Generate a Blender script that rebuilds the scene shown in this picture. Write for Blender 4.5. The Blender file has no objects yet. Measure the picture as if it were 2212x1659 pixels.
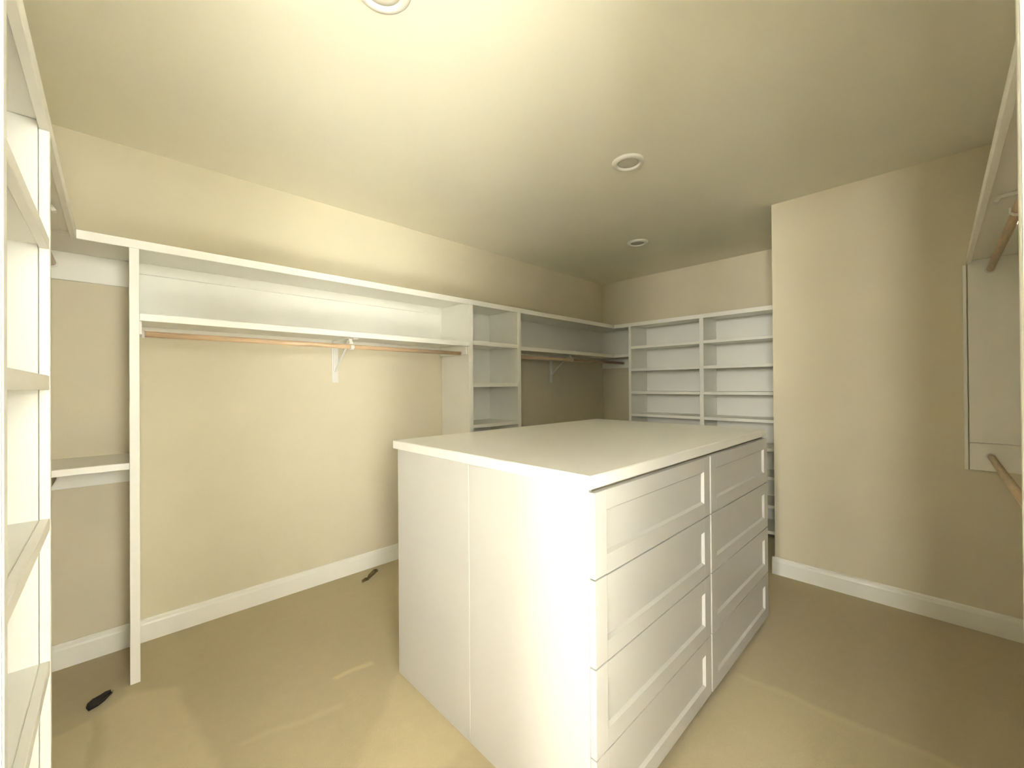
import bpy, bmesh, math, random
from mathutils import Matrix, Vector
random.seed(7)
sc = bpy.context.scene
COL = sc.collection

# ------------------------------------------------------------------ camera
# world axes: X runs along the long back wall, Y runs towards that wall, Z up; camera stands in the doorway
CAM_H = 1.38
FW = Vector((0.69580691, 0.71821254, 0.00484723)); RT = Vector((0.71822628, -0.69577032, -0.00739373)); UP = Vector((0.00193771, -0.00862602, 0.99996092))
cam = bpy.data.cameras.new('camera'); cam.sensor_width = 36.0; cam.lens = 889.6 / 2212 * 36; cam.clip_start = 0.02
camo = bpy.data.objects.new('camera', cam); COL.objects.link(camo)
camo.matrix_world = Matrix(((RT.x, UP.x, -FW.x, 0), (RT.y, UP.y, -FW.y, 0), (RT.z, UP.z, -FW.z, CAM_H), (0, 0, 0, 1)))
sc.camera = camo
sc.cycles.max_bounces = 8; sc.cycles.diffuse_bounces = 6; sc.cycles.glossy_bounces = 3

# ------------------------------------------------------------------ world, exposure, window light
sc.view_settings.view_transform = 'Standard'; sc.view_settings.look = 'None'; sc.view_settings.gamma = 1.0
sc.view_settings.use_curve_mapping = False
sc.view_settings.exposure = 1.80
world = bpy.data.worlds.new('world'); sc.world = world; world.use_nodes = True
world.node_tree.nodes['Background'].inputs[0].default_value = (0.95, 0.95, 0.85, 1)
world.node_tree.nodes['Background'].inputs[1].default_value = 0.05

DU = Vector((0.718, -0.696, 0)); DW = Vector((0.696, 0.718, 0))     # along the diagonal door wall / through it into the closet
def dp(u, w, z): return DU * u + DW * w + Vector((0, 0, z))
HALL_U, HALL_W = 2.3, -3.2                                           # half width and depth of the room outside the door
def window_light(name, centre, direction, width, height, power, colour=(1.0, 0.985, 0.92)):
    l = bpy.data.lights.new(name, 'AREA'); l.shape = 'RECTANGLE'; l.size = width; l.size_y = height; l.energy = power; l.color = colour
    o = bpy.data.objects.new(name, l); COL.objects.link(o)
    o.location = centre; o.rotation_euler = direction.to_track_quat('-Z', 'Z').to_euler()
    return o
LEFT_FILL_WIN = (-3.15, -2.4, 1.45, 2.45)      # in the opposite wall; added opening, placed to light the jog wall
SIDE_WIN = (-2.9, -0.7, 1.35, 2.45)      # w0, w1, z0, z1 in the side wall of the outer room
FAR_FILL_WIN = (-2.15, -1.35, 1.5, 2.45)      # second opening in the back wall, added to light jog wall and cubbies
BACK_WIN = (-0.5, 2.2, 1.5, 2.45)         # u0, u1, z0, z1 in its back wall
window_light('daylight_side_window', dp(HALL_U + 0.16, -1.8, 1.9), -DU, 2.2, 1.1, 105)
window_light('daylight_back_window', dp(1.5, HALL_W - 0.16, 1.975), DW, 1.4, 0.95, 88)
window_light('added_centre_fill', dp(0.15, HALL_W - 0.16, 1.975), DW, 1.3, 0.95, 14)  # added weak lamp behind the back opening, fills the deeper shelves
window_light('added_far_fill', dp(-1.75, HALL_W - 0.16, 1.975), DW, 0.8, 0.95, 88)  # added fill lamp in a made-up opening, for jog wall and far cubbies
window_light('added_left_fill', dp(-HALL_U - 0.16, -2.775, 1.95), DU, 0.75, 1.0, 95)  # added fill lamp in a made-up opening, reaches the jog wall past the island
def sunlight(direction, strength, angle, colour=(1.0, 0.985, 0.92)):
    l = bpy.data.lights.new('sun', 'SUN'); l.energy = strength; l.angle = angle; l.color = colour
    o = bpy.data.objects.new('sun', l); COL.objects.link(o); o.location = dp(6, -1, 6); o.rotation_euler = direction.to_track_quat('-Z', 'Y').to_euler()
sunlight((-DU * 1.0 + DW * 0.15 + Vector((0, 0, -1.1))), 1620, 0.01)

# ------------------------------------------------------------------ measured dimensions (metres)
LB, PF = 3.031, 2.623            # back wall plane, front of its shelving
WX, WF = -0.525, -0.1156         # left wall plane, front of its shelving
FX, FF = 4.591, 4.207            # far wall plane, front of its shelving
JX, JY = 3.465, 0.833            # jog wall face and its corner
NY, NF = -0.52, -0.118           # near right wall plane, front of its shelving
ZC = 2.69
ZT, ZTB = 2.083, 2.042           # top shelf
ZM, ZMB = 1.738, 1.703           # rod shelf

# ------------------------------------------------------------------ materials
def principled(name, colour, rough=0.5, spec=0.5):
    m = bpy.data.materials.new(name); m.use_nodes = True
    b = m.node_tree.nodes['Principled BSDF']
    b.inputs['Base Color'].default_value = (*colour, 1); b.inputs['Roughness'].default_value = rough
    b.inputs['Specular IOR Level'].default_value = spec
    return m, m.node_tree, b
def add_noise(nt, b, colour, var, scale, bump=0.0, bscale=None, detail=4, dist=0.001, stretch=(1, 1, 1)):
    tc = nt.nodes.new('ShaderNodeTexCoord'); mp = nt.nodes.new('ShaderNodeMapping'); mp.inputs['Scale'].default_value = stretch
    nt.links.new(tc.outputs['Object'], mp.inputs['Vector'])
    n = nt.nodes.new('ShaderNodeTexNoise'); n.inputs['Scale'].default_value = scale; n.inputs['Detail'].default_value = detail
    nt.links.new(mp.outputs['Vector'], n.inputs['Vector'])
    r = nt.nodes.new('ShaderNodeValToRGB')
    r.color_ramp.elements[0].position = 0.3; r.color_ramp.elements[1].position = 0.7
    r.color_ramp.elements[0].color = (*[max(0, c * (1 - var)) for c in colour], 1)
    r.color_ramp.elements[1].color = (*[min(1, c * (1 + var)) for c in colour], 1)
    nt.links.new(n.outputs['Fac'], r.inputs['Fac']); nt.links.new(r.outputs['Color'], b.inputs['Base Color'])
    if bump:
        n2 = nt.nodes.new('ShaderNodeTexNoise'); n2.inputs['Scale'].default_value = bscale or scale * 4; n2.inputs['Detail'].default_value = 3
        nt.links.new(mp.outputs['Vector'], n2.inputs['Vector'])
        bp = nt.nodes.new('ShaderNodeBump'); bp.inputs['Strength'].default_value = bump; bp.inputs['Distance'].default_value = dist
        nt.links.new(n2.outputs['Fac'], bp.inputs['Height']); nt.links.new(bp.outputs['Normal'], b.inputs['Normal'])
    return r
M = {}
def mk(key, colour, rough, var=0.02, scale=6, bump=0.0, bscale=None, spec=0.5, **kw):
    m, nt, b = principled(key, colour, rough, spec); add_noise(nt, b, colour, var, scale, bump, bscale, **kw); M[key] = m
    return m
mk('white_paint', (0.86, 0.85, 0.78), 0.38, 0.012, 5, 0.08, 60)
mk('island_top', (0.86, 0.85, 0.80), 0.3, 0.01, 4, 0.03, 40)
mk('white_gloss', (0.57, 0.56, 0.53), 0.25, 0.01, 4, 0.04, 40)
mk('wall_paint', (0.67, 0.615, 0.465), 0.85, 0.02, 3, 0.15, 180, spec=0.25)
mk('ceiling_paint', (0.86, 0.83, 0.695), 0.95, 0.015, 2, 0.15, 140, spec=0.15)
mk('unseen_hall_grey', (0.45, 0.44, 0.41), 0.9, 0.01, 2)  # unseen walls and ceiling greyed so less light scatters into the closet
mk('hall_dark', (0.06, 0.05, 0.04), 0.9, 0.01, 2)  # unseen wall darkened to keep its bounce off the jog wall
mk('hall_tile', (0.72, 0.71, 0.68), 0.5, 0.03, 3)
mk('wood_rod', (0.56, 0.40, 0.245), 0.45, 0.16, 9, 0.1, 60, stretch=(1, 14, 14))
mk('wood_rod_y', (0.50, 0.35, 0.20), 0.45, 0.16, 9, 0.1, 60, stretch=(14, 1, 14))
mk('white_metal', (0.80, 0.79, 0.75), 0.3, 0.01, 8)
mk('lens_plastic', (0.56, 0.53, 0.44), 0.6, 0.04, 30)
mk('trim_ring', (0.80, 0.78, 0.70), 0.45, 0.01, 8)
mk('dark_void', (0.30, 0.26, 0.18), 0.9, 0.1, 8)
mk('dark_leaf', (0.010, 0.006, 0.003), 0.7, 0.5, 60, 0.5, 120)
mk('dry_leaf', (0.16, 0.12, 0.045), 0.6, 0.9, 26, 0.5, 90)

def carpet():
    base = (0.54, 0.455, 0.28)
    m, nt, b = principled('carpet', base, 1.0, 0.05)
    b.inputs['Sheen Weight'].default_value = 0.15; b.inputs['Sheen Roughness'].default_value = 0.6
    tc = nt.nodes.new('ShaderNodeNewGeometry')
    def noise(scale, detail=4, rough=0.6):
        n = nt.nodes.new('ShaderNodeTexNoise'); n.inputs['Scale'].default_value = scale; n.inputs['Detail'].default_value = detail; n.inputs['Roughness'].default_value = rough
        nt.links.new(tc.outputs['Position'], n.inputs['Vector']); return n.outputs['Fac']
    def math_(op, a, c=None):
        n = nt.nodes.new('ShaderNodeMath'); n.operation = op
        for i, q in enumerate((a, c)):
            if q is None: continue
            if isinstance(q, (int, float)): n.inputs[i].default_value = q
            else: nt.links.new(q, n.inputs[i])
        return n.outputs[0]
    # wobble the coordinates a little so that the patch edges are not ruler-straight
    wob = nt.nodes.new('ShaderNodeTexNoise'); wob.inputs['Scale'].default_value = 5; wob.inputs['Detail'].default_value = 5
    nt.links.new(tc.outputs['Position'], wob.inputs['Vector'])
    sep = nt.nodes.new('ShaderNodeSeparateXYZ'); nt.links.new(tc.outputs['Position'], sep.inputs[0])
    sw = nt.nodes.new('ShaderNodeSeparateColor'); nt.links.new(wob.outputs['Color'], sw.inputs[0])
    X = math_('ADD', sep.outputs[0], math_('MULTIPLY', math_('SUBTRACT', sw.outputs[0], 0.5), 0.07))
    Y = math_('ADD', sep.outputs[1], math_('MULTIPLY', math_('SUBTRACT', sw.outputs[1], 0.5), 0.07))
    def half(p, q, soft):          # 1 on the left of the line p->q
        dx, dy = q[0] - p[0], q[1] - p[1]; l = math.hypot(dx, dy); nx, ny = -dy / l, dx / l
        d = math_('SUBTRACT', math_('ADD', math_('MULTIPLY', X, nx), math_('MULTIPLY', Y, ny)), nx * p[0] + ny * p[1])
        mr = nt.nodes.new('ShaderNodeMapRange'); mr.interpolation_type = 'SMOOTHSTEP'
        mr.inputs['From Min'].default_value = -soft; mr.inputs['From Max'].default_value = soft
        nt.links.new(d, mr.inputs['Value']); return mr.outputs[0]
    def poly(pts, soft=0.02):      # convex, counter-clockwise
        out = None
        for i in range(len(pts)):
            hp = half(pts[i], pts[(i + 1) % len(pts)], soft)
            out = hp if out is None else math_('MULTIPLY', out, hp)
        return out
    # paler patches and lines added to the carpet colour
    pale_patches = [(poly([(-0.05, 1.4), (0.32, 1.4), (0.21, 2.46), (0.05, 2.56), (-0.03, 2.5)], 0.025), 0.20),
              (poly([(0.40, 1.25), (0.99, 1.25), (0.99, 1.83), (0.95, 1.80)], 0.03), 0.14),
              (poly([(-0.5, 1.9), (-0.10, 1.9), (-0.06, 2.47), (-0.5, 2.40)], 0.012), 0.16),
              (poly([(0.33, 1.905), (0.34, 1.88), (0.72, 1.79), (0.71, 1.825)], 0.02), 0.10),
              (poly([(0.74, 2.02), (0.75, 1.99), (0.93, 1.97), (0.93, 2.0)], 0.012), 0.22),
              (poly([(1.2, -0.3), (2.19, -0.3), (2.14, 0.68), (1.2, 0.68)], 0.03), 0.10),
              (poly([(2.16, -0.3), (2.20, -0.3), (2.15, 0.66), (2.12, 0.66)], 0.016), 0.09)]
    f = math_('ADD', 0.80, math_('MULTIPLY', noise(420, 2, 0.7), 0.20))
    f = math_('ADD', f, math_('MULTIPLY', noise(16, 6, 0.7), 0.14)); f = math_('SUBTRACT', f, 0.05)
    for t, s in pale_patches: f = math_('ADD', f, math_('MULTIPLY', t, s))
    mix = nt.nodes.new('ShaderNodeMix'); mix.data_type = 'RGBA'; mix.blend_type = 'MULTIPLY'; mix.inputs['Factor'].default_value = 1
    mix.inputs['A'].default_value = (*base, 1); nt.links.new(f, mix.inputs['B']); nt.links.new(mix.outputs['Result'], b.inputs['Base Color'])
    bp = nt.nodes.new('ShaderNodeBump'); bp.inputs['Strength'].default_value = 0.6; bp.inputs['Distance'].default_value = 0.006
    hgt = math_('ADD', noise(300, 3, 0.7), math_('MULTIPLY', noise(14, 4), 0.8))
    nt.links.new(hgt, bp.inputs['Height']); nt.links.new(bp.outputs['Normal'], b.inputs['Normal'])
    M['carpet'] = m
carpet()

# ------------------------------------------------------------------ builders
def link(name, mesh, mat, parent=None, base=Vector((0, 0, 0))):
    o = bpy.data.objects.new(name, mesh); COL.objects.link(o)
    if mat: mesh.materials.append(M[mat])
    if parent: o.parent = parent
    return o
def origin_of(parent):
    v = Vector((0, 0, 0))
    while parent: v += parent.location; parent = parent.parent
    return v
def finish(name, bm, mat, parent, loc):
    """bm is in world coordinates; the object's origin goes to loc (world)"""
    bmesh.ops.translate(bm, verts=bm.verts, vec=-loc)
    bmesh.ops.recalc_face_normals(bm, faces=bm.faces)
    me = bpy.data.meshes.new(name); bm.to_mesh(me); bm.free()
    o = link(name, me, mat, parent); o.location = loc - origin_of(parent)
    return o
def bevel(bm, w, seg=1):
    if w: bmesh.ops.bevel(bm, geom=list(bm.edges), offset=w, segments=seg, profile=0.5, affect='EDGES', clamp_overlap=True)
def box(name, x0, x1, y0, y1, z0, z1, mat='white_paint', parent=None, bev=0.0015):
    bm = bmesh.new(); bmesh.ops.create_cube(bm, size=1)
    for v in bm.verts:
        v.co = Vector(((x0 + x1) / 2 + v.co.x * (x1 - x0), (y0 + y1) / 2 + v.co.y * (y1 - y0), (z0 + z1) / 2 + v.co.z * (z1 - z0)))
    bevel(bm, bev)
    return finish(name, bm, mat, parent, Vector(((x0 + x1) / 2, (y0 + y1) / 2, z0)))
def prism(name, pts, z0, z1, mat, parent=None, bev=0.0):
    bm = bmesh.new(); n = len(pts)
    lo = [bm.verts.new((p[0], p[1], z0)) for p in pts]; hi = [bm.verts.new((p[0], p[1], z1)) for p in pts]
    bm.faces.new(lo[::-1]); bm.faces.new(hi)
    for i in range(n): bm.faces.new((lo[i], lo[(i + 1) % n], hi[(i + 1) % n], hi[i]))
    bevel(bm, bev)
    c = Vector((sum(p[0] for p in pts) / n, sum(p[1] for p in pts) / n, z0))
    return finish(name, bm, mat, parent, c)
def dbox(name, u0, u1, w0, w1, z0, z1, mat, parent=None, bev=0.0):
    return prism(name, [tuple(dp(u, w, 0)[:2]) for u, w in ((u0, w0), (u1, w0), (u1, w1), (u0, w1))], z0, z1, mat, parent, bev)
def tube(name, p, q, r, mat, parent=None, seg=20, r2=None):
    p, q = Vector(p), Vector(q); bm = bmesh.new(); d = q - p
    bmesh.ops.create_cone(bm, cap_ends=True, segments=seg, radius1=r, radius2=r if r2 is None else r2, depth=d.length)
    bmesh.ops.transform(bm, verts=bm.verts, matrix=Matrix.Translation((p + q) / 2) @ d.to_track_quat('Z', 'Y').to_matrix().to_4x4())
    o = finish(name, bm, mat, parent, (p + q) / 2)
    for f in o.data.polygons: f.use_smooth = len(f.vertices) == 4
    return o
def lathe(name, prof, c, mat, parent=None, seg=48):
    bm = bmesh.new(); rings = []
    for r, z in prof:
        rings.append([bm.verts.new((c[0] + r * math.cos(2 * math.pi * i / seg), c[1] + r * math.sin(2 * math.pi * i / seg), c[2] + z)) for i in range(seg)])
    for a, b in zip(rings[:-1], rings[1:]):
        for i in range(seg): bm.faces.new((a[i], a[(i + 1) % seg], b[(i + 1) % seg], b[i]))
    bm.faces.new(rings[0]); bm.faces.new(rings[-1])
    o = finish(name, bm, mat, parent, Vector(c))
    for f in o.data.polygons: f.use_smooth = len(f.vertices) == 4
    return o
def sweep(name, path, w, t, mat, parent=None, wdir=Vector((1, 0, 0))):
    """flat bar of width w (along wdir) and thickness t following a path"""
    bm = bmesh.new(); rings = []; path = [Vector(p) for p in path]
    for i, p in enumerate(path):
        d = (path[min(i + 1, len(path) - 1)] - path[max(i - 1, 0)]).normalized(); n = d.cross(wdir).normalized()
        rings.append([bm.verts.new(p + wdir * (sx * w / 2) + n * (sn * t / 2)) for sx, sn in ((-1, -1), (1, -1), (1, 1), (-1, 1))])
    for a, b in zip(rings[:-1], rings[1:]):
        for i in range(4): bm.faces.new((a[i], a[(i + 1) % 4], b[(i + 1) % 4], b[i]))
    bm.faces.new(rings[0]); bm.faces.new(rings[-1])
    return finish(name, bm, mat, parent, path[0])
def tag(o, label, cat, group=None):
    o['label'] = label; o['category'] = cat
    if group: o['group'] = group
    return o
def thing(name, loc, label, cat, group=None):
    o = bpy.data.objects.new(name, None); COL.objects.link(o); o.location = loc; o.empty_display_size = 0.1
    return tag(o, label, cat, group)
def struct(o, label=None):
    o['kind'] = 'structure'
    if label: o['label'] = label
    return o

# ------------------------------------------------------------------ the room
struct(prism('floor', [(-0.75, 0.45), (0.45, -0.75), (4.75, -0.75), (4.75, 3.2), (-0.75, 3.2)], -0.10, 0.0, 'carpet'), 'beige brown carpet with paler patches')
struct(prism('ceiling', [(-0.75, 0.45), (0.45, -0.75), (4.75, -0.75), (4.75, 3.2), (-0.75, 3.2)], ZC, ZC + 0.12, 'ceiling_paint'), 'plain cream painted ceiling')
struct(box('wall_back', WX - 0.1, FX + 0.1, LB, LB + 0.1, 0, ZC, 'wall_paint', bev=0), 'long beige back wall behind the hanging rods')
struct(box('wall_left', WX - 0.1, WX, 0.92, LB, 0, ZC, 'wall_paint', bev=0), 'beige wall at the left')
struct(box('wall_far', FX, FX + 0.1, JY - 0.1, LB, 0, ZC, 'wall_paint', bev=0), 'beige far wall above the cubby shelves')
struct(box('wall_right', JX, JX + 0.1, NY - 0.1, JY, 0, ZC, 'wall_paint', bev=0), 'plain beige jog wall right of the island')
struct(box('wall_return', JX + 0.1, FX, JY - 0.1, JY, 0, ZC, 'wall_paint', bev=0), 'short beige return wall beside the far cubbies')
struct(box('wall_near', 0.95, JX, NY - 0.1, NY, 0, ZC, 'wall_paint', bev=0), 'beige wall behind the right hand rods')
DO = 0.382; DI = 0.19; DR = 0.3105; DH = 2.46           # door opening half width, wall faces
struct(dbox('wall_door_left', -HALL_U, -DO - 0.03, DI, DR - 0.012, 0, ZC, 'wall_paint'), 'diagonal door wall, left of the doorway')
struct(dbox('wall_door_right', DO + 0.03, HALL_U, DI, DR - 0.012, 0, ZC, 'wall_paint'), 'diagonal door wall, right of the doorway')
struct(dbox('wall_door_top', -DO - 0.03, DO + 0.03, DI, DR - 0.012, DH + 0.03, ZC, 'wall_paint'), 'diagonal door wall above the doorway')
struct(dbox('trim_1', -DO - 0.03, -DO + 0.0, DI - 0.01, DR, 0, DH + 0.03, 'white_paint', bev=0.003), 'white door jamb at the left edge')
struct(dbox('trim_2', DO + 0.001, DO + 0.03, DI - 0.01, DR, 0, DH + 0.03, 'white_paint', bev=0.003), 'white door jamb at the right edge')
struct(dbox('trim_3', -DO, DO + 0.001, DI - 0.01, DR, DH, DH + 0.03, 'white_paint', bev=0.003), 'white head jamb over the doorway')
# the open door leaf, swung into the closet against the near wall; seen edge-on at the right border
def door_leaf():
    H = Vector((0.500, -0.0520, 0)); E = Vector((1.197, -0.1065, 0)); d = (E - H).normalized(); n = Vector((-d.y, d.x, 0))
    def q(s, t): p = H + d * s + n * t; return (p.x, p.y)
    L = (E - H).length; z0, z1 = 0.012, 2.44
    e = bpy.data.objects.new('door_1', None); COL.objects.link(e); e.location = H; struct(e, 'white door leaf standing open at the right edge')
    def slab(nm, s0, s1, t0, t1, a, b, bev=0.0015): prism(nm, [q(s0, t0), q(s1, t0), q(s1, t1), q(s0, t1)], a, b, 'white_paint', e, bev)
    st = 0.11
    slab('stile', 0, st, -0.035, 0, z0, z1); slab('stile', L - st, L, -0.035, 0, z0, z1)
    for a, b in ((z0, z0 + 0.22), (0.92, 1.06), (z1 - 0.12, z1)): slab('rail', st, L - st, -0.035, 0, a, b, 0)
    for a, b in ((z0 + 0.22, 0.92), (1.06, z1 - 0.12)): slab('panel', st, L - st, -0.026, -0.009, a, b, 0)
    for zz in (0.25, 1.05, 1.82):
        c = H - n * 0.004 - d * 0.006
        tube('hinge', (c.x, c.y, zz), (c.x, c.y, zz + 0.09), 0.005, 'white_metal', e, 12)
door_leaf()
# baseboards with an eased top edge
BT, BH = 0.016, 0.122
def baseboard(name, x0, x1, y0, y1, label):
    o = struct(box(name, x0, x1, y0, y1, 0, BH - 0.022, 'white_paint', bev=0.001), label)
    return o
def moulded(name, p, q, n, label):
    """baseboard profile swept from p to q, n pointing into the room"""
    p, q, n = Vector((*p, 0)), Vector((*q, 0)), Vector((*n, 0))
    prof = [(0, 0), (BT, 0), (BT, BH - 0.03), (BT * 0.8, BH - 0.02), (BT * 0.75, BH - 0.008), (BT * 0.4, BH), (0, BH)]
    bm = bmesh.new(); A = [bm.verts.new(p + n * a + Vector((0, 0, b))) for a, b in prof]; B = [bm.verts.new(q + n * a + Vector((0, 0, b))) for a, b in prof]
    for i in range(len(prof)):
        j = (i + 1) % len(prof); bm.faces.new((A[i], A[j], B[j], B[i]))
    bm.faces.new(A); bm.faces.new(B)
    return struct(finish(name, bm, 'white_paint', None, (p + q) / 2), label)
moulded('baseboard_back', (WX + BT, LB), (2.067, LB), (0, -1), 'white baseboard along the back wall')
moulded('baseboard_corner', (2.66, LB), (FX - BT, LB), (0, -1), 'white baseboard under the corner rod')
moulded('baseboard_left', (WX, 1.605), (WX, LB), (1, 0), 'white baseboard along the left wall')
moulded('baseboard_right', (JX, NY + BT), (JX, JY + BT), (-1, 0), 'white baseboard along the jog wall')
moulded('baseboard_return', (JX, JY), (FF - 0.002, JY), (0, 1), 'white baseboard round the jog corner')
moulded('baseboard_near', (1.02, NY), (JX, NY), (0, 1), 'white baseboard along the near wall')
moulded('baseboard_far', (FX, 2.44), (FX, LB), (-1, 0), 'white baseboard left of the far cubbies')
# the unseen room outside the door; openings placed and sized for their light
def hall():
    u, w = HALL_U, HALL_W; w0, w1, z0, z1 = SIDE_WIN; b0, b1, y0, y1 = BACK_WIN; f0, f1 = FAR_FILL_WIN[:2]
    struct(dbox('floor_hall', -u - 0.1, u + 0.1, w - 0.1, 0.0, -0.10, -0.001, 'hall_tile'), 'pale floor outside the door')
    struct(dbox('floor_threshold', -u - 0.1, u + 0.1, 0.0, DI, -0.10, -0.001, 'hall_tile'), 'pale floor at the door sill')
    struct(dbox('ceiling_hall', -u - 0.1, u + 0.1, w - 0.1, DI, ZC, ZC + 0.1, 'unseen_hall_grey'), 'unseen ceiling outside the door, greyed to limit scattered light')
    l0, l1, l2, l3 = LEFT_FILL_WIN
    for a, b, c, d in ((w, l0, 0, ZC), (l1, DI, 0, ZC), (l0, l1, 0, l2), (l0, l1, l3, ZC)):
        struct(dbox('wall_hall_left', -u - 0.1, -u, a, b, c, d, 'hall_dark'), 'unseen wall outside the door, darkened to absorb light')
    for i, (a, b, c, d) in enumerate(((w, w0, 0, ZC), (w1, DI, 0, ZC), (w0, w1, 0, z0), (w0, w1, z1, ZC))):
        struct(dbox('wall_hall_right', u, u + 0.1, a, b, c, d, 'unseen_hall_grey'), 'unseen window wall outside the door, greyed to limit scattered light')
    for i, (a, b, c, d) in enumerate(((-u - 0.1, f0, 0, ZC), (f1, b0, 0, ZC), (b1, u + 0.1, 0, ZC), (b0, b1, 0, y0), (b0, b1, y1, ZC), (f0, f1, 0, y0), (f0, f1, y1, ZC))):
        struct(dbox('wall_hall_back', a, b, w - 0.1, w, c, d, 'unseen_hall_grey'), 'unseen window wall behind the viewer, greyed to limit scattered light')
    def frame(n, f, lo, hi, zl, zh):
        e = bpy.data.objects.new(n, None); COL.objects.link(e); struct(e, 'unseen white framed window placed to light the closet')
        t = 0.05
        for a, b, c, d in ((lo, lo + t, zl, zh), (hi - t, hi, zl, zh), (lo + t, hi - t, zl, zl + t), (lo + t, hi - t, zh - t, zh)): f(e, a, b, c, d)
    frame('window_1', lambda e, a, b, c, d: dbox('unseen_window_frame', u + 0.02, u + 0.08, a, b, c, d, 'white_paint', e), w0, w1, z0, z1)
    frame('window_2', lambda e, a, b, c, d: dbox('unseen_window_frame', a, b, w - 0.08, w - 0.02, c, d, 'white_paint', e), b0, b1, y0, y1)
    frame('added_window_4', lambda e, a, b, c, d: dbox('unseen_window_frame', -u - 0.08, -u - 0.02, a, b, c, d, 'white_paint', e), l0, l1, l2, l3)
    frame('added_window_3', lambda e, a, b, c, d: dbox('unseen_window_frame', a, b, w - 0.08, w - 0.02, c, d, 'white_paint', e), f0, f1, y0, y1)
hall()

# ------------------------------------------------------------------ wall shelving
NT = 0.019                                        # thickness of the face strips
def shelf_x(name, x0, x1, yfront, yback, zt, zb, label, cat='shelf', parent=None, group=None, nose=None):
    """shelf board running along X, face strip on the -Y edge"""
    e = thing(name, Vector(((x0 + x1) / 2, yback, zb)), label, cat, group) if parent is None else parent
    bd = box('board', x0, x1, yfront + NT, yback, zt - NT, zt, 'white_paint', e)
    n0, n1 = nose or (x0, x1)
    box('nosing', n0, n1, yfront, yfront + NT - 0.0004, zb, zt, 'white_paint', e if parent is None else bd)
    return e
def shelf_y(name, y0, y1, xfront, xback, zt, zb, label, cat='shelf', nose=None):
    e = thing(name, Vector((xback, (y0 + y1) / 2, zb)), label, cat); s = 1 if xback > xfront else -1
    xa, xb = sorted((xfront + s * NT, xback)); box('board', xa, xb, y0, y1, zt - NT, zt, 'white_paint', e)
    n0, n1 = nose or (y0, y1)
    xa, xb = sorted((xfront, xfront + s * (NT - 0.0004))); box('nosing', xa, xb, n0, n1, zb, zt, 'white_paint', e)
    return e
# continuous top shelves
shelf_x('top_shelf', WX, FX, PF, LB, ZT, ZTB, 'long white top shelf running the whole back wall', nose=(WF, FF))
shelf_y('top_shelf', JY + 0.002, PF - 0.0005, FF, FX, ZT, ZTB, 'white top shelf over the far wall cubbies')
shelf_y('top_shelf', 0.97, PF - 0.0005, WF, WX, ZT, ZTB, 'white top shelf along the left wall above the tower')
e = thing('top_shelf', Vector((2.2, NY, ZTB)), 'shaded white top shelf along the near right wall', 'shelf')
box('board', 1.25, JX - 0.0002, NY, NF - NT, ZT - NT, ZT, 'white_paint', e); box('nosing', 1.25, JX - 0.0225, NF - NT + 0.0004, NF, ZTB, ZT, 'white_paint', e)

# upright panel between the corner bay and the long hanging bay
P1 = (0.0545, 0.0905); P2 = (2.064, 2.105); P3 = (2.618, 2.658)
def mid(p): return (p[0] + p[1]) / 2
e = thing('upright_panel', Vector((mid(P1), PF, 0)), 'tall white upright panel left of the long hanging bay', 'panel')
box('board', mid(P1) - 0.0095, mid(P1) + 0.0095, PF + NT, LB - BT - 0.0005, 0, ZTB - 0.0005 + (ZT - ZTB - NT), 'white_paint', e)
box('nosing', P1[0], P1[1], PF, PF + NT - 0.0004, 0, ZTB - 0.0005, 'white_paint', e)

# corner bay: lower shelf, cleats
e = shelf_x('lower_shelf', WX, mid(P1) - 0.010, PF, LB, 1.0345, 1.004, 'low white shelf in the left corner, at the upright panel', nose=(WX, P1[0] - 0.0003))
box('cleat', WX, mid(P1) - 0.010, LB - 0.018, LB, 0.885, 1.0150, 'white_paint', e)
tag(box('wall_cleat', WX, mid(P1) - 0.010, LB - 0.018, LB, 1.925, ZT - NT - 0.0003, 'white_paint'), 'white cleat board under the top shelf in the left corner', 'cleat')
# long hanging bay: rod shelf with white boarded back
def hang_shelf():
    x0, x1 = mid(P1) + 0.010, mid(P2) - 0.010
    e = shelf_x('hanging_shelf', x0, x1, PF, LB, ZM, ZMB, 'white shelf above the long rod in the bright hanging bay', nose=(P1[1] + 0.0003, P2[0] - 0.0003))
    box('back_panel', x0, x1, LB - 0.006, LB, ZM + 0.0003, ZT - NT - 0.0003, 'white_paint', e)
    box('cleat', x0 + 0.018, x1 - 0.018, LB - 0.024, LB - 0.0062, 2.005, ZT - NT - 0.0003, 'white_paint', e)
    box('cleat', x0 + 0.018, x1 - 0.018, LB - 0.018, LB, 1.664, ZM - NT - 0.0003, 'white_paint', e)
    box('cleat', x0, x0 + 0.0178, PF + 0.03, LB, 1.640, ZM - NT - 0.0003, 'white_paint', e)
    box('cleat', x1 - 0.0178, x1, PF + 0.03, LB, 1.640, ZM - NT - 0.0003, 'white_paint', e)
hang_shelf()
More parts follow.
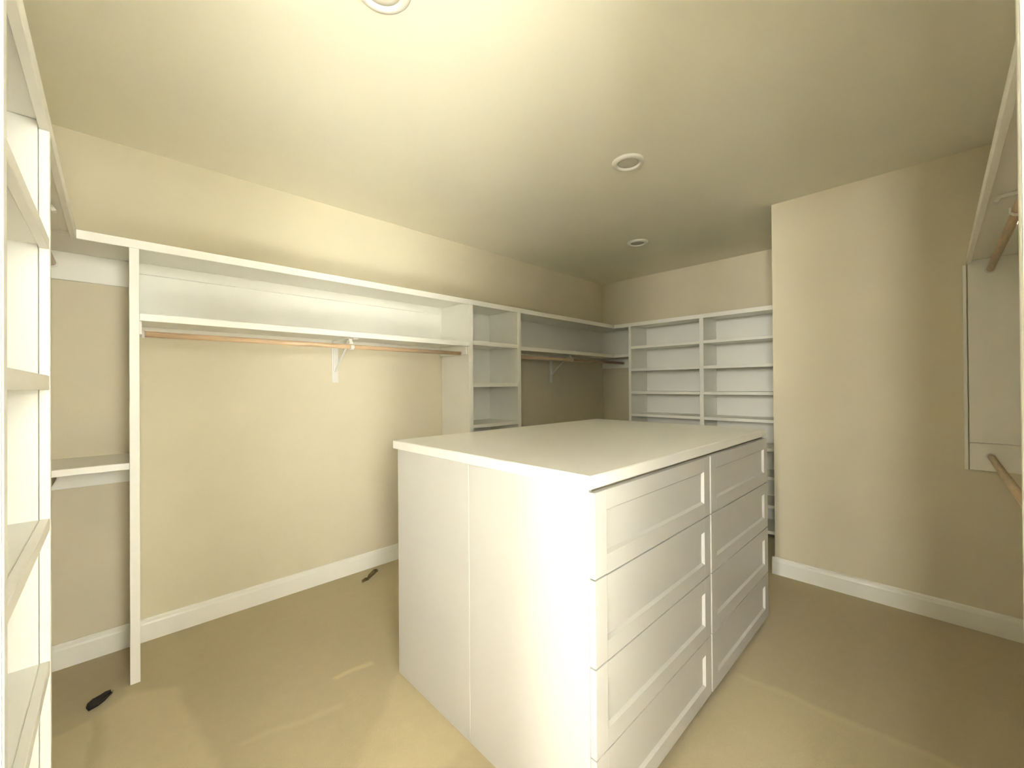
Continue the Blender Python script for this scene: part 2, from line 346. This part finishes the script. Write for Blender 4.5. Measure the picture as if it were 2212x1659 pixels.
# narrow cubby column
def cubby_column():
    e = thing('cubby_column', Vector(((P2[0] + P3[1]) / 2, PF, 0)), 'narrow white cubby column between the two hanging bays', 'shelf unit')
    for p in (P2, P3):
        sp = box('side_panel', mid(p) - 0.0095, mid(p) + 0.0095, PF + NT, LB - 0.0005, 0, ZT - NT - 0.0005, 'white_paint', e)
        box('nosing', p[0], p[1], PF, PF + NT - 0.0004, 0, ZTB - 0.0005, 'white_paint', sp)
    x0, x1 = mid(P2) + 0.0098, mid(P3) - 0.0098
    box('back_panel', x0, x1, LB - 0.007, LB - 0.0005, 0.05, ZT - NT - 0.0005, 'white_paint', e)
    for zt, zb in ((1.753, 1.718), (1.407, 1.374), (1.065, 1.037), (0.722, 0.69), (0.38, 0.346), (0.085, 0.05)):
        s = box('shelf', x0, x1, PF + NT, LB - 0.0075, zt - NT, zt, 'white_paint', e)
        box('nosing', P2[1] + 0.0003, P3[0] - 0.0003, PF + 0.001, PF + NT - 0.0004, zb, zt, 'white_paint', s)
cubby_column()
# corner hanging bay (back wall to far wall)
F1 = (2.405, 2.437); F2 = (1.6095, 1.650)
def corner_bay():
    x0 = mid(P3) + 0.010; y1 = mid(F1) + 0.010
    e = thing('corner_shelf', Vector((x0, LB, ZMB)), 'white L-shaped shelf turning the far corner above the dim rod', 'shelf')
    box('board', x0, FX, PF + NT, LB, ZM - NT, ZM, 'white_paint', e); box('board', FF + NT, FX, y1, PF + NT - 0.0004, ZM - NT, ZM, 'white_paint', e)
    box('nosing', P3[1] + 0.0003, FF + NT, PF, PF + NT - 0.0004, ZMB, ZM, 'white_paint', e)
    box('nosing', FF, FF + NT - 0.0004, F1[1] + 0.0003, PF - 0.0005, ZMB, ZM, 'white_paint', e)
    box('back_panel', x0, FX - 0.0065, LB - 0.006, LB, ZM + 0.0003, ZT - NT - 0.0003, 'white_paint', e)
    box('back_panel', FX - 0.006, FX, y1, LB - 0.0002, ZM + 0.0003, ZT - NT - 0.0003, 'white_paint', e)
    box('cleat', x0, FX - 0.0185, LB - 0.018, LB, 1.664, ZM - NT - 0.0003, 'white_paint', e)
    box('cleat', FX - 0.018, FX, y1, LB - 0.0002, 1.593, ZM - NT - 0.0003, 'white_paint', e)
corner_bay()
# far wall cubbies, two bays wide
def far_cubbies():
    e = thing('cubby_shelves', Vector((FF, (F1[1] + JY) / 2, 0)), 'white two-bay cubby shelving on the far wall', 'shelf unit')
    F3 = (JY + 0.0165, JY + 0.0365)
    for p in (F1, F2, F3):
        sp = box('side_panel', FF + NT, FX - 0.0005, mid(p) - 0.0095, mid(p) + 0.0095, 0, ZT - NT - 0.0005, 'white_paint', e)
        box('nosing', FF, FF + NT - 0.0004, p[0], p[1], 0, ZTB - 0.0005, 'white_paint', sp)
    for hi, lo in ((F1, F2), (F2, F3)):
        y0, y1 = mid(lo) + 0.0098, mid(hi) - 0.0098
        box('back_panel', FX - 0.007, FX - 0.0005, y0, y1, 0.04, ZT - NT - 0.0005, 'white_paint', e)
        for zt in (1.819, 1.567, 1.311, 1.061, 0.806, 0.553, 0.300, 0.07):
            s = box('shelf', FF + NT, FX - 0.0075, y0, y1, zt - NT, zt, 'white_paint', e)
            box('nosing', FF + 0.001, FF + NT - 0.0004, lo[1] + 0.0003, hi[0] - 0.0003, zt - 0.030, zt, 'white_paint', s)
far_cubbies()
# shelf tower on the left wall
def tower():
    ya, yb = 0.985, 1.5785
    e = thing('shelf_tower', Vector((WF, (ya + yb) / 2, 0)), 'bright white shelf tower cropped by the left edge', 'shelf unit')
    for y in (ya - 0.019, yb):
        sp = box('side_panel', WX + 0.0005, WF - NT - 0.0012, y, y + 0.019, 0, ZT - NT - 0.0005, 'white_paint', e)
        n0, n1 = (y - 0.009, y + 0.019) if y < 1.2 else (y, y + 0.028)
        box('nosing', WF - NT, WF, n0, n1, 0, ZTB - 0.0005, 'white_paint', sp)
    box('back_panel', WX + 0.0005, WX + 0.007, ya + 0.0003, yb - 0.0003, 0.04, ZT - NT - 0.0005, 'white_paint', e)
    for zt, zb in ((1.766, 1.738), (1.415, 1.379), (1.051, 1.020), (0.690, 0.658), (0.335, 0.300), (0.075, 0.040)):
        s = box('shelf', WX + 0.0075, WF - NT, ya + 0.0003, yb - 0.0003, zt - NT, zt, 'white_paint', e)
        box('nosing', WF - NT + 0.0004, WF - 0.001, ya + 0.0003, yb - 0.0003, zb, zt, 'white_paint', s)
tower()
# end panel on the jog wall under the near top shelf
def end_panel():
    e = thing('end_panel', Vector((JX, -0.3, 0.893)), 'dim white end panel on the jog wall below the right top shelf', 'panel')
    box('board', JX - 0.012, JX - 0.0003, NY + 0.0005, -0.123, 1.045, ZT - NT - 0.0005, 'white_paint', e)
    box('nosing', JX - 0.022, JX - 0.0003, -0.1195, -0.104, 0.893, ZTB - 0.0005, 'white_paint', e)
    box('cleat', JX - 0.016, JX - 0.0003, NY + 0.0005, -0.123, 0.893, 1.0445, 'white_paint', e)
end_panel()

# ------------------------------------------------------------------ closet rods
def rod(name, p, q, label, mat, r=0.0148, sockets=True):
    p, q = Vector(p), Vector(q); e = thing(name, (p + q) / 2, label, 'rod', 'wooden closet rods'); d = (q - p).normalized()
    tube('pole', p + d * 0.002, q - d * 0.002, r, mat, e, 24)
    if sockets:
        for a, s in ((p, 1), (q, -1)):
            tube('socket', a + d * s * 0.0004, a + d * s * 0.012, r + 0.006, 'white_metal', e, 24)
    return e
RY = 2.72; RZ = 1.650
x0, x1 = mid(P1) + 0.028, mid(P2) - 0.028
rod('closet_rod', (x0, RY, RZ), (x1, RY, RZ), 'long light wooden rod in the bright hanging bay', 'wood_rod')
rod('closet_rod', (mid(P3) + 0.010, RY, RZ + 0.004), (FX - 0.0183, RY, RZ + 0.004), 'dark looking wooden rod under the corner shelf by the far wall', 'wood_rod')
rod('closet_rod', (-0.214, 1.600, 2.0), (-0.214, LB - 0.0183, 2.0), 'upper wooden rod end beside the left tower', 'wood_rod_y')
rod('closet_rod', (-0.214, 1.600, 0.945), (-0.214, LB - 0.0183, 0.945), 'lower wooden rod end beside the left tower', 'wood_rod_y')
rod('closet_rod', (1.27, -0.208, 2.0), (JX - 0.0123, -0.208, 2.0), 'upper dark rod under the right top shelf', 'wood_rod')
rod('closet_rod', (1.27, -0.203, 0.972), (JX - 0.0163, -0.203, 0.972), 'lower dark rod at the right edge', 'wood_rod')

# ------------------------------------------------------------------ shelf and rod brackets
def bracket(loc, yaw, rod_out, rod_drop, shelf_drop_label, depth=0.38, plate=0.285, group='shelf and rod brackets'):
    """origin on the wall just under the shelf; local -Y points out of the wall"""
    e = thing('rod_bracket', Vector(loc), shelf_drop_label, 'bracket', group)
    e.rotation_euler = (0, 0, yaw); L = Vector(loc)
    def P(x, y, z): return Vector(loc) + Vector((x, y, z))
    # built axis-aligned at loc; the empty's rotation turns it
    sweep('wall_plate', [P(0, -0.0035, -0.001), P(0, -0.0035, -plate)], 0.044, 0.006, 'white_metal', e)
    sweep('upright', [P(-0.006, -0.012, -0.012), P(-0.006, -0.012, -plate * 0.72)], 0.018, 0.011, 'white_metal', e)
    sweep('shelf_arm', [P(0, -0.007, -0.0075), P(0, -depth + 0.03, -0.0075), P(0, -depth + 0.008, -0.010), P(0, -depth, -0.026)], 0.034, 0.013, 'white_metal', e)
    sweep('brace', [P(0.004, -0.010, -plate * 0.74), P(0.004, -rod_out + 0.06, -0.030), P(0.004, -rod_out + 0.02, -0.014)], 0.016, 0.009, 'white_metal', e)
    pts = [P(0, -rod_out + 0.02, -0.012)]
    for k in range(9):
        a = math.radians(90 - k * 30); pts.append(P(0, -rod_out + 0.0188 * math.cos(a), -rod_drop + 0.0188 * math.sin(a)))
    sweep('hook', pts, 0.022, 0.004, 'white_metal', e)
    sweep('hook_tip', [P(0, -rod_out - 0.0198, -rod_drop - 0.012), P(0, -rod_out - 0.0198, -rod_drop + 0.010)], 0.022, 0.005, 'white_metal', e)
    return e
bracket((1.145, LB - 0.0185, ZM - NT - 0.0005), 0, LB - 0.0185 - RY, ZM - NT - RZ, 'white metal bracket holding the long rod in the bright bay', 0.36, 0.305)
bracket((3.52, LB - 0.0185, ZM - NT - 0.0005), 0, LB - 0.0185 - RY, ZM - NT - RZ - 0.004, 'white metal bracket under the corner shelf', 0.36, 0.305)
bracket((WX + 0.0005, 2.27, ZT - NT - 0.0005), math.pi / 2, -0.214 - WX, ZT - NT - 2.0, 'bracket arm under the left top shelf behind the tower', 0.37, 0.30)
bracket((2.33, NY + 0.0005, ZT - NT - 0.0005), math.pi, -0.208 - NY, ZT - NT - 2.0, 'bracket arm under the shaded right top shelf', 0.365, 0.30)

# ------------------------------------------------------------------ island with eight drawers
def island():
    X0, X1, Y0, Y1 = 0.979, 2.712, 0.691, 1.850
    bx0, bx1, by0, by1 = 0.991, 2.705, 0.7085, 1.822
    zt, zb = 1.120, 1.080; yf = 0.687
    e = thing('closet_island', Vector(((X0 + X1) / 2, (Y0 + Y1) / 2, 0)), 'large white closet island with eight shaker drawers', 'island')
    box('countertop', X0, X1, Y0, Y1, zb, zt, 'island_top', e, 0.003)
    ys = 1.269
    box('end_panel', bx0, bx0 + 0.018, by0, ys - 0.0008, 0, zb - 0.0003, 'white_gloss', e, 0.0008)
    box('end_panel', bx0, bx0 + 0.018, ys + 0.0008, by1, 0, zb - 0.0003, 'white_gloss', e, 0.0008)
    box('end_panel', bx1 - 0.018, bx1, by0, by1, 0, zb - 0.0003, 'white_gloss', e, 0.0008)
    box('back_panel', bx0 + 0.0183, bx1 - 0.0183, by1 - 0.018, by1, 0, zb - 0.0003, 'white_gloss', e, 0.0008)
    box('carcass', bx0 + 0.0183, bx1 - 0.0183, by0 + 0.002, by1 - 0.0183, 0.09, zb - 0.0005, 'dark_void', e, 0)
    box('toe_kick', bx0 + 0.0183, bx1 - 0.0183, by0 + 0.05, by0 + 0.065, 0, 0.0895, 'dark_void', e, 0)
    rows = [1.0717, 0.8178, 0.5615, 0.3009, 0.0488]; g = 0.0022
    def drawer(xa, xb, z0, z1, yfr):
        za, zc = z0 + g, z1 - g
        d = bpy.data.objects.new('drawer', None); COL.objects.link(d); d.parent = e; d.location = Vector(((xa + xb) / 2, yfr, za)) - e.location
        st, rl, th = 0.062, 0.058, 0.0205; y1 = yfr + th
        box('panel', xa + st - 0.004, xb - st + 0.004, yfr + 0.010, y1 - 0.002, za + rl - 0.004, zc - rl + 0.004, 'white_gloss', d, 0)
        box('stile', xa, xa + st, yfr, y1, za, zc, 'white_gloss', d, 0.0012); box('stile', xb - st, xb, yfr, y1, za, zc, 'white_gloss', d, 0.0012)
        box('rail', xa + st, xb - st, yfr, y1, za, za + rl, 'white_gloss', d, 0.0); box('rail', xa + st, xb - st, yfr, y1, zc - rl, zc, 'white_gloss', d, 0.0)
        # chamfered bead along the inner edge of the frame
        xi, xj, zi, zj = xa + st, xb - st, za + rl, zc - rl; c = 0.0085; yb = yfr + 0.0102
        def bead(p, q, n):
            p, q, n = Vector(p), Vector(q), Vector(n); bm = bmesh.new(); back = Vector((0, yb - yfr, 0)); ends = []
            t = (q - p).normalized() * c
            for o, s_ in ((p, 1), (q, -1)):
                ends.append([bm.verts.new(o), bm.verts.new(o + back), bm.verts.new(o + back + n * c + t * s_)])
            for k in range(3): bm.faces.new((ends[0][k], ends[0][(k + 1) % 3], ends[1][(k + 1) % 3], ends[1][k]))
            bm.faces.new(ends[0]); bm.faces.new(ends[1])
            finish('bead', bm, 'white_gloss', d, (p + q) / 2)
        bead((xi, yfr + 0.0005, zi), (xj, yfr + 0.0005, zi), (0, 0, 1)); bead((xi, yfr + 0.0005, zj), (xj, yfr + 0.0005, zj), (0, 0, -1))
        bead((xi, yfr + 0.0005, zi), (xi, yfr + 0.0005, zj), (1, 0, 0)); bead((xj, yfr + 0.0005, zi), (xj, yfr + 0.0005, zj), (-1, 0, 0))
    for k in range(4):
        drawer(bx0 + 0.001, 1.8505, rows[k + 1], rows[k], yf)
        drawer(1.8575, bx1 - 0.001, rows[k + 1], rows[k], yf - 0.002)
island()

# ------------------------------------------------------------------ recessed ceiling lights, switched off
def downlight(x, y, label):
    e = thing('recessed_light', Vector((x, y, ZC)), label, 'light', 'recessed ceiling lights')
    c = (x, y, ZC)
    lathe('trim_ring', [(0.092, -0.0003), (0.0925, -0.005), (0.086, -0.0125), (0.071, -0.0165), (0.066, -0.0150), (0.062, -0.0070), (0.0605, -0.0006)], c, 'trim_ring', e)
    lathe('lens', [(0.0602, -0.0006), (0.0602, -0.0060), (0.045, -0.0068), (0.020, -0.0072), (0.004, -0.0073)], c, 'lens_plastic', e)
downlight(0.637, 1.255, 'recessed ceiling light cut off by the top edge')
downlight(2.173, 1.25, 'recessed ceiling light right above the island')
downlight(3.459, 1.902, 'small distant recessed ceiling light near the far wall')

# ------------------------------------------------------------------ scraps lying on the carpet
def scrap(name, pts, widths, mat, label, lift, cat, th=0.004, seed=1):
    rnd = random.Random(seed); bm = bmesh.new(); rings = []; n = len(pts)
    for i, (p, w) in enumerate(zip(pts, widths)):
        p = Vector(p); d = Vector(pts[min(i + 1, n - 1)]) - Vector(pts[max(i - 1, 0)]); d.normalize(); s = Vector((-d.y, d.x, 0)).normalized()
        row = []
        for k in (-1, -0.5, 0, 0.5, 1):
            row.append(p + s * (k * w / 2 * (1 + rnd.uniform(-0.12, 0.12))) + Vector((0, 0, lift * abs(k) ** 2 + rnd.uniform(0, 0.003))))
        top = [bm.verts.new(q + Vector((0, 0, th))) for q in row]; bot = [bm.verts.new(q) for q in row[::-1]]
        rings.append(top + bot)
    for a, b in zip(rings[:-1], rings[1:]):
        for i in range(len(a)): bm.faces.new((a[i], a[(i + 1) % len(a)], b[(i + 1) % len(a)], b[i]))
    bm.faces.new(rings[0]); bm.faces.new(rings[-1])
    o = finish(name, bm, mat, None, Vector((pts[n // 2][0], pts[n // 2][1], 0)))
    return tag(o, label, cat)
scrap('dark_scrap', [(-0.078, 2.538, 0.001), (-0.066, 2.548, 0.002), (-0.048, 2.565, 0.004), (-0.03, 2.583, 0.005), (-0.016, 2.597, 0.004), (-0.006, 2.607, 0.003)], [0.026, 0.05, 0.052, 0.044, 0.03, 0.012], 'dark_leaf', 'black scrap on the carpet left of the upright panel', 0.012, 'scrap', 0.005, 3)
scrap('curled_scrap', [(1.255, 2.822, 0.001), (1.285, 2.832, 0.003), (1.305, 2.836, 0.002), (1.335, 2.856, 0.006), (1.365, 2.876, 0.010), (1.39, 2.894, 0.012), (1.408, 2.899, 0.008)], [0.012, 0.02, 0.018, 0.034, 0.04, 0.036, 0.014], 'dry_leaf', 'small dark and tan curled scrap near the back baseboard', 0.016, 'scrap', 0.003, 5)
